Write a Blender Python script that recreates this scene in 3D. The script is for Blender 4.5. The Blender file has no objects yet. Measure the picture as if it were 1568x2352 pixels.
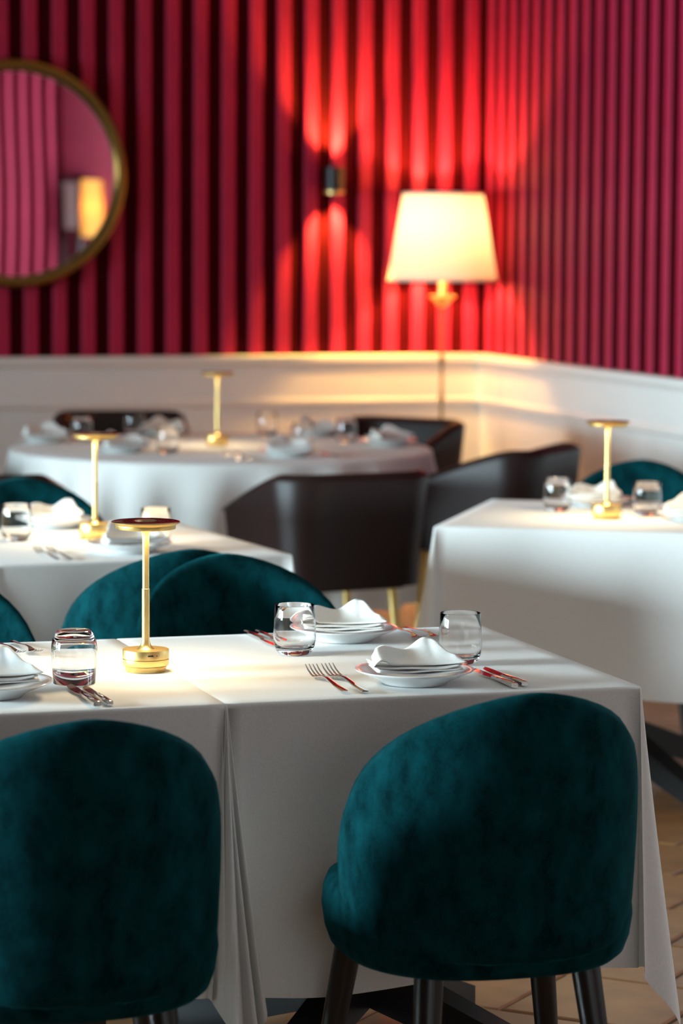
import bpy, bmesh, math, random
from mathutils import Vector, Matrix
random.seed(7)
PI = math.pi
sc = bpy.context.scene
COL = sc.collection

# ------------------------------------------------------------------ camera
F_PX, YAW, PITCH, ROLL, CAM_H = 6765.6, 0.2989, 0.0952, 0.0059, 1.5285
cy, sy, cp, sp = math.cos(YAW), math.sin(YAW), math.cos(PITCH), math.sin(PITCH)
fwd = Vector((sy * cp, cy * cp, -sp)); rt = Vector((cy, -sy, 0)); up = rt.cross(fwd)
cr, sr = math.cos(ROLL), math.sin(ROLL)
R_, U_ = rt * cr + up * sr, up * cr - rt * sr
cam_d = bpy.data.cameras.new('camera'); cam = bpy.data.objects.new('camera', cam_d); COL.objects.link(cam)
cam.matrix_world = Matrix(((R_.x, U_.x, -fwd.x, 0), (R_.y, U_.y, -fwd.y, 0), (R_.z, U_.z, -fwd.z, CAM_H), (0, 0, 0, 1)))
cam_d.sensor_fit = 'VERTICAL'; cam_d.sensor_height = 36; cam_d.sensor_width = 24
cam_d.lens = F_PX * 36 / 2352
cam_d.clip_start = 0.05; cam_d.clip_end = 100
cam_d.dof.use_dof = True; cam_d.dof.focus_distance = 5.15; cam_d.dof.aperture_fstop = 4.0
sc.camera = cam
# ------------------------------------------------------------------ view, world, daylight, added fill
sc.view_settings.view_transform = 'Standard'; sc.view_settings.look = 'None'
sc.view_settings.exposure = 0.0; sc.view_settings.gamma = 1.0; sc.view_settings.use_curve_mapping = False
w = bpy.data.worlds.new('sky'); sc.world = w; w.use_nodes = True
w.node_tree.nodes['Background'].inputs[0].default_value = (0.62, 0.80, 1.0, 1)
w.node_tree.nodes['Background'].inputs[1].default_value = 0.5

def area_light(name, loc, direction, sx, sy_, power, color, spread=180, shape='RECTANGLE', parent=None):
    d = bpy.data.lights.new(name, 'AREA'); d.shape = shape; d.size = sx; d.size_y = sy_
    d.energy = power; d.color = color; d.spread = math.radians(spread)
    o = bpy.data.objects.new(name, d); COL.objects.link(o); o.location = loc
    o.rotation_euler = Vector(direction).to_track_quat('-Z', 'Y').to_euler()
    o.parent = parent
    return o
DAY = (0.68, 0.90, 1.0)
XL, XR, YB, YR, ZC = -4.5, 4.51, 12.53, -2.3, 3.6          # left wall, right wall, back wall, rear wall, ceiling
XS, YS = 5.70, 6.5                                          # side bay behind the camera's right
WIN_Y, WHW = (5.60, 7.65, 9.70), 0.80                                     # tall windows along the left wall
WZ0, WZ1 = 0.80, 2.10                                       # sill and head of those windows
for wy, pw in zip(WIN_Y, (275, 56, 78)):
    area_light('daylight', (XL - 0.22, wy, (WZ0 + WZ1) / 2), (1, 0, 0), 2 * WHW - 0.08, WZ1 - WZ0 - 0.06, pw, DAY, 80)
area_light('fill_light_rear', (0.9, YR - 0.12, 1.75), (0, 1, -0.05), 2.4, 1.5, 24, (0.95, 0.98, 1.0))  # added frontal fill from behind the camera, source unseen
area_light('fill_light_side', (5.11, YS + 0.10, 1.75), (0, -1, 0.0), 0.85, 1.7, 330, DAY, 80)  # added light, source unseen; brightens the rear wall for the mirror

sc.cycles.max_bounces = 8; sc.cycles.diffuse_bounces = 3; sc.cycles.glossy_bounces = 4; sc.cycles.transmission_bounces = 7

# ------------------------------------------------------------------ materials
def nodes(name):
    m = bpy.data.materials.new(name); m.use_nodes = True
    nt = m.node_tree; return m, nt, nt.nodes['Principled BSDF']
def S(b, **k):
    for n, v in k.items():
        n = n.replace('_', ' ')
        b.inputs[n].default_value = v
def simple(name, col, rough=0.5, metal=0.0, **k):
    m, nt, b = nodes(name); S(b, Base_Color=(*col, 1), Roughness=rough, Metallic=metal, **k); return m
def add_noise_bump(nt, b, scale, strength, dist=0.002, coord="Object", detail=2, stretch=None):
    tc = nt.nodes.new('ShaderNodeTexCoord'); n = nt.nodes.new('ShaderNodeTexNoise'); bp = nt.nodes.new('ShaderNodeBump')
    n.inputs['Scale'].default_value = scale; n.inputs['Detail'].default_value = detail
    if stretch:
        mp = nt.nodes.new('ShaderNodeMapping'); mp.inputs['Scale'].default_value = stretch
        nt.links.new(tc.outputs[coord], mp.inputs[0]); nt.links.new(mp.outputs[0], n.inputs[0])
    else: nt.links.new(tc.outputs[coord], n.inputs[0])
    nt.links.new(n.outputs[0], bp.inputs['Height']); bp.inputs['Strength'].default_value = strength; bp.inputs['Distance'].default_value = dist
    nt.links.new(bp.outputs[0], b.inputs['Normal'])
    return n
def mottled(name, c1, c2, scale, rough, bump=0.2, lo=0.35, hi=0.65, stretch=None, rnd=0.0, **k):
    m, nt, b = nodes(name); S(b, Roughness=rough, **k)
    n = add_noise_bump(nt, b, scale, bump, stretch=stretch)
    r = nt.nodes.new('ShaderNodeValToRGB'); r.color_ramp.elements[0].position = lo; r.color_ramp.elements[1].position = hi
    r.color_ramp.elements[0].color = (*c1, 1); r.color_ramp.elements[1].color = (*c2, 1)
    nt.links.new(n.outputs[0], r.inputs[0]); out = r.outputs[0]
    if rnd:
        oi = nt.nodes.new('ShaderNodeObjectInfo'); hs = nt.nodes.new('ShaderNodeHueSaturation'); mr = nt.nodes.new('ShaderNodeMapRange')
        mr.inputs[3].default_value = 1 - rnd; mr.inputs[4].default_value = 1 + rnd
        nt.links.new(oi.outputs['Random'], mr.inputs[0]); nt.links.new(mr.outputs[0], hs.inputs['Value'])
        nt.links.new(out, hs.inputs['Color']); out = hs.outputs[0]
    nt.links.new(out, b.inputs['Base Color'])
    return m
M = {}
M['crimson'] = mottled('crimson_slat', (0.38, 0.010, 0.050), (0.44, 0.013, 0.062), 60, 0.55, 0.1, stretch=(1, 1, 0.15), Specular_IOR_Level=0.25)
M['backing'] = simple('dark_maroon_backing', (0.050, 0.001, 0.003), 0.9, Specular_IOR_Level=0.05)
M['white_paint'] = simple('white_panelling', (0.80, 0.78, 0.74), 0.45)
M['ceiling'] = simple('ceiling_white', (0.50, 0.46, 0.42), 0.9)
M['plaster'] = simple('plaster', (0.26, 0.23, 0.22), 0.9)
M['tile'] = mottled('terracotta_tile', (0.25, 0.110, 0.038), (0.36, 0.165, 0.058), 7, 0.34, 0.15, rnd=0.18)
M['grout'] = mottled('grout', (0.07, 0.055, 0.04), (0.11, 0.085, 0.06), 60, 0.9, 0.3)
M['cloth'] = mottled('white_linen', (0.76, 0.74, 0.71), (0.80, 0.78, 0.75), 260, 0.85, 0.12, Specular_IOR_Level=0.2, Sheen_Weight=0.15)
M['napkin'] = mottled('napkin_linen', (0.80, 0.79, 0.76), (0.84, 0.83, 0.80), 300, 0.85, 0.1, Specular_IOR_Level=0.2)
def velvet():
    m, nt, b = nodes('teal_velvet'); S(b, Roughness=0.95, Specular_IOR_Level=0.03, Sheen_Weight=0.16, Sheen_Roughness=0.30, Sheen_Tint=(0.05, 0.50, 0.56, 1))
    tc = nt.nodes.new('ShaderNodeTexCoord'); mp = nt.nodes.new('ShaderNodeMapping'); mp.inputs['Scale'].default_value = (1.0, 1.0, 0.65)
    n1 = nt.nodes.new('ShaderNodeTexNoise'); n1.inputs['Scale'].default_value = 26; n1.inputs["Detail"].default_value = 3; n1.inputs['Roughness'].default_value = 0.62
    n2 = nt.nodes.new('ShaderNodeTexNoise'); n2.inputs['Scale'].default_value = 420; n2.inputs["Detail"].default_value = 1
    nt.links.new(tc.outputs['Object'], mp.inputs[0]); nt.links.new(mp.outputs[0], n1.inputs[0]); nt.links.new(mp.outputs[0], n2.inputs[0])
    ad = nt.nodes.new('ShaderNodeMath'); ad.operation = 'MULTIPLY_ADD'; ad.inputs[1].default_value = 0.35
    nt.links.new(n2.outputs[0], ad.inputs[0]); nt.links.new(n1.outputs[0], ad.inputs[2])
    r = nt.nodes.new('ShaderNodeValToRGB'); e = r.color_ramp.elements
    e[0].position = 0.40; e[1].position = 0.96; e[0].color = (0.0004, 0.0085, 0.0100, 1); e[1].color = (0.0024, 0.050, 0.059, 1)
    nt.links.new(ad.outputs[0], r.inputs[0]); nt.links.new(r.outputs[0], b.inputs['Base Color'])
    bp = nt.nodes.new('ShaderNodeBump'); bp.inputs['Strength'].default_value = 0.30; bp.inputs['Distance'].default_value = 0.002
    nt.links.new(ad.outputs[0], bp.inputs['Height']); nt.links.new(bp.outputs[0], b.inputs['Normal'])
    return m
M['velvet'] = velvet()
M['leather'] = mottled('dark_brown_leather', (0.015, 0.0055, 0.0048), (0.020, 0.0078, 0.0065), 160, 0.42, 0.12, Specular_IOR_Level=0.30)
M['blackwood'] = simple('black_stained_wood', (0.010, 0.008, 0.008), 0.35)
M['blackmetal'] = simple('black_metal', (0.012, 0.012, 0.013), 0.4)
def brushed(name, col, rough, scale=(2, 2, 220), strength=0.03):
    m, nt, b = nodes(name); S(b, Base_Color=(*col, 1), Roughness=rough, Metallic=1.0)
    add_noise_bump(nt, b, 6, strength, 0.001, stretch=scale); return m
M['brass'] = brushed('brushed_brass', (0.88, 0.63, 0.24), 0.37)
M['brass_dark'] = simple('polished_bronze', (0.62, 0.42, 0.26), 0.14, 1.0)
M['old_brass'] = simple('aged_brass', (0.22, 0.125, 0.032), 0.36, 1.0)
M['steel'] = simple('stainless_steel', (0.70, 0.68, 0.66), 0.10, 1.0)
M['mirror'] = simple('mirror_silver', (0.90, 0.88, 0.88), 0.0, 1.0)
M['porcelain'] = simple('porcelain', (0.80, 0.80, 0.79), 0.12, Coat_Weight=0.4)
M['glass'] = simple('clear_glass', (1, 1, 1), 0.0, Transmission_Weight=1.0, IOR=1.40)
M['port'] = simple('dark_port', (0.01, 0.008, 0.006), 0.5)
def emit(name, col, s):
    m, nt, b = nodes(name); S(b, Base_Color=(*col, 1), Emission_Color=(*col, 1), Emission_Strength=s); return m
M['led'] = emit('warm_led', (1.0, 0.80, 0.50), 6.0)
def pane_mat():
    m = bpy.data.materials.new('window_glass'); m.use_nodes = True; nt = m.node_tree; nt.nodes.clear()
    o = nt.nodes.new('ShaderNodeOutputMaterial'); mx = nt.nodes.new('ShaderNodeMixShader'); f = nt.nodes.new('ShaderNodeFresnel')
    t = nt.nodes.new('ShaderNodeBsdfTransparent'); g = nt.nodes.new('ShaderNodeBsdfGlossy'); g.inputs['Roughness'].default_value = 0.0
    nt.links.new(f.outputs[0], mx.inputs[0]); nt.links.new(t.outputs[0], mx.inputs[1]); nt.links.new(g.outputs[0], mx.inputs[2]); nt.links.new(mx.outputs[0], o.inputs[0])
    return m
M['pane'] = pane_mat()
def shade_mat(name, col, tr, dif=(0.85, 0.80, 0.70)):
    m = bpy.data.materials.new(name); m.use_nodes = True; nt = m.node_tree; nt.nodes.clear()
    o = nt.nodes.new('ShaderNodeOutputMaterial'); mx = nt.nodes.new('ShaderNodeMixShader')
    t = nt.nodes.new('ShaderNodeBsdfTranslucent'); d = nt.nodes.new('ShaderNodeBsdfDiffuse')
    t.inputs[0].default_value = (*col, 1); d.inputs[0].default_value = (*dif, 1); mx.inputs[0].default_value = tr
    nt.links.new(d.outputs[0], mx.inputs[1]); nt.links.new(t.outputs[0], mx.inputs[2]); nt.links.new(mx.outputs[0], o.inputs[0])
    return m
M['shade'] = shade_mat('cream_lampshade', (0.90, 0.78, 1.0), 0.065)
M['amber_shade'] = shade_mat('amber_lampshade', (0.9, 0.42, 0.10), 0.4, (0.85, 0.40, 0.09))

# ------------------------------------------------------------------ helpers
def mesh_from(name, verts, faces, mat, smooth=True, angle=40, weld=False):
    me = bpy.data.meshes.new(name); me.from_pydata([tuple(v) for v in verts], [], faces)
    bm = bmesh.new(); bm.from_mesh(me)
    if weld: bmesh.ops.remove_doubles(bm, verts=bm.verts, dist=1e-5)
    bmesh.ops.recalc_face_normals(bm, faces=bm.faces); bm.to_mesh(me); bm.free()
    if smooth:
        me.shade_smooth()
        if angle: me.set_sharp_from_angle(angle=math.radians(angle))
    me.materials.append(M[mat] if isinstance(mat, str) else mat); me.update()
    return me
def obj(name, me, parent=None, loc=(0, 0, 0), rz=0.0, rot=None):
    o = bpy.data.objects.new(name, me); COL.objects.link(o); o.parent = parent; o.location = loc
    o.rotation_euler = rot if rot else (0, 0, rz)
    return o
def thing(name, label, cat, loc=(0, 0, 0), rz=0.0, group=None):
    o = bpy.data.objects.new(name, None); COL.objects.link(o); o.location = loc; o.rotation_euler = (0, 0, rz)
    o.empty_display_size = 0.1
    return tag(o, label, cat, group)
def tag(o, label, cat, group=None):
    o['label'] = label; o['category'] = cat
    if group: o['group'] = group
    return o
def struct(o, label=None):
    o['kind'] = 'structure'
    if label: o['label'] = label
    return o
def box_data(x0, x1, y0, y1, z0, z1):
    v = [(x, y, z) for z in (z0, z1) for y in (y0, y1) for x in (x0, x1)]
    f = [(0, 2, 3, 1), (4, 5, 7, 6), (0, 1, 5, 4), (2, 6, 7, 3), (0, 4, 6, 2), (1, 3, 7, 5)]
    return v, f
def join(*ds):
    V, Fc = [], []
    for v, f in ds:
        k = len(V); V += list(v); Fc += [tuple(i + k for i in q) for q in f]
    return V, Fc
def box(name, x0, x1, y0, y1, z0, z1, mat, bevel=0.0, seg=2):
    v, f = box_data(x0, x1, y0, y1, z0, z1)
    me = mesh_from(name, v, f, mat, smooth=False)
    if bevel:
        bm = bmesh.new(); bm.from_mesh(me)
        bmesh.ops.bevel(bm, geom=list(bm.edges), offset=bevel, segments=seg, affect='EDGES', profile=0.5); bm.to_mesh(me); bm.free()
        me.shade_smooth(); me.set_sharp_from_angle(angle=math.radians(50))
    return me
def lathe_data(prof, n=48, closed=False):
    """prof: list of (r, z); r=0 makes a pole"""
    V, Fc, rings = [], [], []
    for r, z in prof:
        if r < 1e-6: rings.append([len(V)]); V.append((0, 0, z))
        else:
            rings.append(list(range(len(V), len(V) + n)))
            V += [(r * math.cos(2 * PI * i / n), r * math.sin(2 * PI * i / n), z) for i in range(n)]
    pairs = list(zip(rings, rings[1:])) + ([(rings[-1], rings[0])] if closed else [])
    for a, b in pairs:
        for i in range(n):
            j = (i + 1) % n
            if len(a) == 1 and len(b) == 1: continue
            if len(a) == 1: Fc.append((a[0], b[i], b[j]))
            elif len(b) == 1: Fc.append((a[i], a[j], b[0]))
            else: Fc.append((a[i], a[j], b[j], b[i]))
    return V, Fc
def lathe(name, prof, mat, n=48, closed=False, angle=35):
    return mesh_from(name, *lathe_data(prof, n, closed), mat, angle=angle)
def tube_data(pts, radii, n=16, squash=None):
    """swept circle through pts with per-point radius, capped"""
    V, Fc = [], []
    P = [Vector(p) for p in pts]
    for i, p in enumerate(P):
        t = (P[min(i + 1, len(P) - 1)] - P[max(i - 1, 0)]).normalized()
        ref = Vector((0, 0, 1)) if abs(t.z) < 0.9 else Vector((0, 1, 0))
        a = t.cross(ref).normalized(); b = a.cross(t).normalized()
        for k in range(n):
            th = 2 * PI * k / n
            V.append(p + a * radii[i] * math.cos(th) + b * radii[i] * math.sin(th) * (squash or 1))
    for i in range(len(P) - 1):
        for k in range(n):
            j = (k + 1) % n
            Fc.append((i * n + k, i * n + j, (i + 1) * n + j, (i + 1) * n + k))
    Fc.append(tuple(range(n))[::-1]); Fc.append(tuple(range((len(P) - 1) * n, len(P) * n)))
    return V, Fc
def tube(name, pts, radii, mat, n=16): return mesh_from(name, *tube_data(pts, radii, n), mat, angle=50)
def copy_tree(o, parent=None):
    c = o.copy(); COL.objects.link(c); c.parent = parent
    for ch in list(o.children): copy_tree(ch, c)
    return c
class Proto:
    """first call hands out the prototype itself, later calls hand out copies of it and of its parts"""
    def __init__(s, builder): s.b = builder; s.root = None; s.used = False
    def place(s, loc, rz, label, cat, group=None, rot=None):
        if s.root is None: s.root = s.b(); o = s.root
        else: o = copy_tree(s.root)
        o.location = loc; o.rotation_euler = rot if rot else (0, 0, rz)
        if 'group' in o: del o['group']
        return tag(o, label, cat, group)

# ------------------------------------------------------------------ floor: terracotta tiles laid diagonally
floor = struct(obj('floor', box('floor', XL - 0.3, XS + 0.3, YR - 0.2, YB + 0.2, -0.12, -0.005, 'grout')), 'terracotta tiled floor laid diagonally')
TS = 0.3285; g_ = 0.0035; hx = TS / 2 - g_
def tile_data(cx=0, cy_=0, rot=0.0, z=0.0):
    b = 0.006; c, s = math.cos(rot), math.sin(rot)
    pts = []
    for (e, zz) in ((hx, -0.006), (hx, z - 0.003), (hx - b, z)):
        for (a, d) in ((-1, -1), (1, -1), (1, 1), (-1, 1)): pts.append((cx + c * a * e - s * d * e, cy_ + s * a * e + c * d * e, zz))
    f = [(8, 9, 10, 11)]
    for k in (0, 4):
        for i in range(4): j = (i + 1) % 4; f.append((k + i, k + j, k + 4 + j, k + 4 + i))
    return pts, f
tile_me = mesh_from('floor_tile', *tile_data(), 'tile', smooth=False)
rest = []; cand = []
L_ = TS * math.sqrt(2)
for i in range(-30, 60):
    for j in range(-60, 60):
        p = 7.33 + L_ * (i + 0.5); q = 2.903 + L_ * (j + 0.5) + 0.17 * i      # p = x+y, q = y-x
        x, y = (p - q) / 2, (p + q) / 2
        if XL + 0.05 < x < XS - 0.05 and YR + 0.05 < y < YB - 0.05:
            d = (x - 2.5) ** 2 * 1.2 + (y - 6.0) ** 2 * 0.55
            cand.append((d, x, y))
cand.sort()
for k, (d, x, y) in enumerate(cand):
    dz = random.uniform(-0.0012, 0.0008)
    if k < 280:
        obj('tile', tile_me, floor, (x, y, dz), PI / 4 + random.uniform(-0.006, 0.006))
    else: rest.append(tile_data(x, y, PI / 4, dz))
o = obj('tile_field', mesh_from('tile_field', *join(*rest), 'tile', smooth=False), floor); o['kind'] = 'stuff'

# ------------------------------------------------------------------ walls
H_W = 0.98                                                   # top of the white panelling
def wall(name, v_f, mat, label):
    return struct(obj(name, mesh_from(name, *v_f, mat, smooth=False)), label)
wb = wall('wall_back', box_data(XL - 0.2, XR + 0.2, YB + 0.03, YB + 0.25, 0, ZC), 'backing', 'dark back wall with crimson vertical slats above white panelling')
wr = wall('wall_right', box_data(XR + 0.02, XR + 0.22, YS, YB + 0.25, 0, ZC), 'backing', 'right wall with narrow crimson slats above white panelling')
bay = join(box_data(XR + 0.02, 4.66, YS - 0.001, YS + 0.2, 0, ZC), box_data(5.56, XS + 0.2, YS - 0.001, YS + 0.2, 0, ZC),
           box_data(4.66, 5.56, YS - 0.001, YS + 0.2, 0, 0.85), box_data(4.66, 5.56, YS - 0.001, YS + 0.2, 2.65, ZC),
           box_data(XS, XS + 0.2, YR, YS, 0, ZC))
wbay = wall('wall_bay', bay, 'plaster', 'side bay wall behind the viewpoint')
wrear = wall('wall_rear', join(box_data(XL - 0.2, -0.35, YR - 0.2, YR, 0, ZC), box_data(2.15, XS + 0.2, YR - 0.2, YR, 0, ZC), box_data(-0.35, 2.15, YR - 0.2, YR, 0, 0.95), box_data(-0.35, 2.15, YR - 0.2, YR, 2.55, ZC)), 'backing', 'rear slatted wall behind the viewpoint')
pieces = [box_data(XL - 0.35, XL, YR, YB + 0.2, WZ1, ZC), box_data(XL - 0.35, XL, YR, YB + 0.2, 0, WZ0)]
edges_ = [YR] + [e for wy in WIN_Y for e in (wy - WHW, wy + WHW)] + [YB + 0.2]
for a, b in zip(edges_[::2], edges_[1::2]): pieces.append(box_data(XL - 0.35, XL, a, b, WZ0, WZ1))
wl = wall('wall_left', join(*pieces), 'plaster', 'left wall with tall windows')
struct(obj('ceiling', box('ceiling', XL - 0.3, XS + 0.3, YR - 0.2, YB + 0.2, ZC, ZC + 0.15, 'ceiling')), 'plain white ceiling')
for k, wy in enumerate(WIN_Y):
    fr = [box_data(XL - 0.17, XL - 0.11, wy - WHW, wy - WHW + 0.05, WZ0, WZ1), box_data(XL - 0.17, XL - 0.11, wy + WHW - 0.05, wy + WHW, WZ0, WZ1),
          box_data(XL - 0.17, XL - 0.11, wy - WHW, wy + WHW, WZ0, WZ0 + 0.05), box_data(XL - 0.17, XL - 0.11, wy - WHW, wy + WHW, WZ1 - 0.05, WZ1)]
    wn = struct(obj('window_%d' % (k + 1), mesh_from('window', *join(*fr), 'white_paint', smooth=False)), 'tall window in the left wall')
    obj('pane', box('pane', XL - 0.143, XL - 0.137, wy - WHW + 0.05, wy + WHW - 0.05, WZ0 + 0.05, WZ1 - 0.05, 'pane'), wn)
wn = struct(obj('window_4', mesh_from('window', *join(box_data(-0.35, -0.29, YR - 0.08, YR - 0.03, 0.95, 2.55), box_data(2.09, 2.15, YR - 0.08, YR - 0.03, 0.95, 2.55),  # added window, put in to carry the rear fill light
     box_data(-0.29, 2.09, YR - 0.08, YR - 0.03, 0.95, 1.01), box_data(-0.29, 2.09, YR - 0.08, YR - 0.03, 2.49, 2.55)), 'white_paint', smooth=False)), 'added unseen window for the fill light behind the viewpoint')
obj('pane', box('pane', -0.29, 2.09, YR - 0.058, YR - 0.052, 1.01, 2.49, 'pane'), wn)
wn = struct(obj('window_5', mesh_from('window', *join(box_data(4.66, 4.71, YS + 0.02, YS + 0.07, 0.85, 2.65), box_data(5.51, 5.56, YS + 0.02, YS + 0.07, 0.85, 2.65),  # added window, put in to carry the light on the rear wall
     box_data(4.71, 5.51, YS + 0.02, YS + 0.07, 0.85, 0.90), box_data(4.71, 5.51, YS + 0.02, YS + 0.07, 2.60, 2.65)), 'white_paint', smooth=False)), 'added unseen window for the light thrown on the rear wall')
obj('pane', box('pane', 4.71, 5.51, YS + 0.042, YS + 0.048, 0.90, 2.60, 'pane'), wn)

dr = struct(obj('door_standin', mesh_from('door', *join(box_data(XS - 0.06, XS - 0.02, -2.12, -1.30, 1.40, 1.46), box_data(XS - 0.06, XS - 0.02, -2.12, -1.30, 1.94, 2.02),  # made-up door; its pale panel stands in for a bright patch in the mirror
     box_data(XS - 0.06, XS - 0.02, -2.12, -2.06, 0, 2.02), box_data(XS - 0.06, XS - 0.02, -1.36, -1.30, 0, 2.02), box_data(XS - 0.055, XS - 0.02, -2.06, -1.36, 0.0, 1.40)), 'blackwood', smooth=False)), 'made-up door standing in for the pale patch in the mirror')
obj('panel', box('door_panel', XS - 0.05, XS - 0.02, -2.06, -1.36, 1.46, 1.94, 'white_paint'), dr)

# slats: separate boards with dark gaps
def board(name, wx, dy, h, mat):
    """slat with chamfered front edges, front at y = -dy, foot at z = 0"""
    c = 0.004; pl = [(-wx / 2, 0), (-wx / 2, -dy + c), (-wx / 2 + c, -dy), (wx / 2 - c, -dy), (wx / 2, -dy + c), (wx / 2, 0)]
    V = [(x, y, z) for z in (0, h) for x, y in pl]; n = 6
    Fc = [(i, (i + 1) % n, n + (i + 1) % n, n + i) for i in range(n)] + [tuple(range(n))[::-1], tuple(range(n, 2 * n))]
    return mesh_from(name, V, Fc, mat, smooth=False)
sl_b = board('slat_wide', 0.0590, 0.022, ZC - H_W, 'crimson')
sl_r = board('slat_narrow', 0.056, 0.010, ZC - H_W, 'crimson')
PB = 0.1253; x = 2.4 + PB / 2 - 3 * PB
xs = []
k = -37
while True:
    x = 2.4 + PB / 2 + k * PB; k += 1
    if x > XR - 0.035: break
    if x > -0.4: obj('slat', sl_b, wb, (x, YB + 0.03, H_W))
PR = 0.1418
y = 12.464
while y > YS + 0.05:
    obj('slat', sl_r, wr, (XR + 0.02, y, H_W), -PI / 2); y -= PR
x = -1.5
while x < XS - 0.05:
    if not -0.42 < x < 2.22: obj('slat', sl_r, wrear, (x, YR, H_W), PI)
    x += PR
y = -2.2
while y < 2.0:
    obj('slat', sl_r, wbay, (XS, y, H_W), -PI / 2); y += PR

# white panelling
def molding(name, prof, a, b, along, base, mat, sgn=-1):
    """extrude a (depth, z) profile along an axis; depth grows into the room"""
    V = []
    for t in (a, b):
        for d, z in prof: V.append((t, base + sgn * d, z) if along == 'x' else (base + sgn * d, t, z))
    n = len(prof); Fc = [(i, (i + 1) % n, n + (i + 1) % n, n + i) for i in range(n)] + [tuple(range(n))[::-1], tuple(range(n, 2 * n))]
    return mesh_from(name, V, Fc, mat, smooth=False)
low = [(-0.03, 0.12), (0.006, 0.12), (0.006, 0.752), (-0.03, 0.752)]
rail = [(-0.03, 0.752), (0.010, 0.752), (0.024, 0.762), (0.026, 0.778), (0.018, 0.790), (0.018, 0.93), (-0.03, 0.93)]
cap = [(-0.03, 0.93), (0.022, 0.93), (0.034, 0.944), (0.040, 0.952), (0.040, 0.976), (0.034, 0.98), (-0.03, 0.98)]
base_ = [(-0.03, 0.0), (0.020, 0.0), (0.020, 0.105), (0.012, 0.12), (-0.03, 0.12)]
for nm, pr in (('panel', low), ('rail', rail), ('cap_molding', cap)):
    obj(nm, molding(nm, pr, XL, XR + 0.02, 'x', YB, 'white_paint'), wb)
    obj(nm, molding(nm, pr, YS, 12.205, 'y', XR, 'white_paint'), wr)
    obj(nm, molding(nm, pr, 12.212, YB, 'y', XR, 'white_paint'), wr)
    obj(nm, molding(nm, pr, XL, XS, 'x', YR, 'white_paint', 1), wrear)
struct(obj('baseboard_back', molding('baseboard', base_, XL, XR, 'x', YB, 'white_paint')))
struct(obj('baseboard_right', molding('baseboard', base_, YS, YB - 0.02, 'y', XR, 'white_paint')))
struct(obj('baseboard_rear', molding('baseboard', base_, XL, XS, 'x', YR, 'white_paint', 1)))

# ------------------------------------------------------------------ round mirror
MR = 0.487
mir = thing('round_mirror', 'round wall mirror in a thick aged brass frame on the slatted wall', 'mirror', (2.385, YB + 0.0, 1.762))
def ring_prof(r0, r1, d):  # (r, depth) closed ring
    return [(r1, 0.0), (r1, d * 0.55), (r1 - 0.006, d * 0.9), (r1 - 0.016, d), (r0 + 0.014, d * 0.92), (r0 + 0.004, d * 0.70), (r0, d * 0.45), (r0, 0.0)]
obj('frame', lathe('mirror_frame', ring_prof(MR - 0.052, MR, 0.060), 'old_brass', 96, True), mir, rot=(PI / 2, 0, 0))
V, Fc = [(0, 0, 0.018 + 0.00020 * math.sin(0.8))], []
NR, NT = 14, 72
for i in range(1, NR + 1):
    r = (MR - 0.050) * i / NR
    for j in range(NT):
        th = 2 * PI * j / NT; xx, zz = r * math.cos(th), r * math.sin(th)
        V.append((xx, zz, 0.018 - 0.0006 * (r / MR) ** 2 + 0.00020 * math.sin(6.0 * zz + 2.0 * xx + 0.8)))
for j in range(NT): Fc.append((0, 1 + j, 1 + (j + 1) % NT))
for i in range(NR - 1):
    for j in range(NT):
        a = 1 + i * NT + j; b = 1 + i * NT + (j + 1) % NT; Fc.append((a, a + NT, b + NT, b))
obj('mirror_glass', mesh_from('mirror_glass', V, Fc, 'mirror', angle=0), mir, rot=(PI / 2, 0, 0))

# ------------------------------------------------------------------ wall sconce
sco = thing('wall_sconce', 'small black cylinder wall sconce shining up and down the slats', 'wall lamp', (3.800, YB - 0.062, 1.748))
obj('body', lathe('sconce_body', [(0.040, -0.052), (0.043, -0.052), (0.043, 0.058), (0.040, 0.058)], 'blackmetal', 40, True), sco)
obj('trim_ring', lathe('sconce_ring', [(0.037, -0.058), (0.0445, -0.058), (0.0445, -0.046), (0.037, -0.046)], 'brass', 40, True), sco)
obj('mount', box('sconce_mount', -0.02, 0.02, 0.030, 0.064, -0.03, 0.03, 'blackmetal', 0.004), sco)
obj('reflector', lathe('sconce_core', [(0, -0.006), (0.0395, -0.006), (0.0395, 0.006), (0, 0.006)], 'blackmetal', 32), sco)
for sgn in (1, -1):
    d = bpy.data.lights.new('sconce_beam', 'SPOT'); d.energy = 95; d.color = (1.0, 0.66, 0.12); d.spot_size = math.radians(84); d.spot_blend = 0.7; d.shadow_soft_size = 0.016
    lo = bpy.data.objects.new('sconce_beam', d); COL.objects.link(lo); lo.parent = sco; lo.location = (0, 0, 0.030 * sgn)
    lo.rotation_euler = (0 if sgn < 0 else PI, 0, 0)

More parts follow.
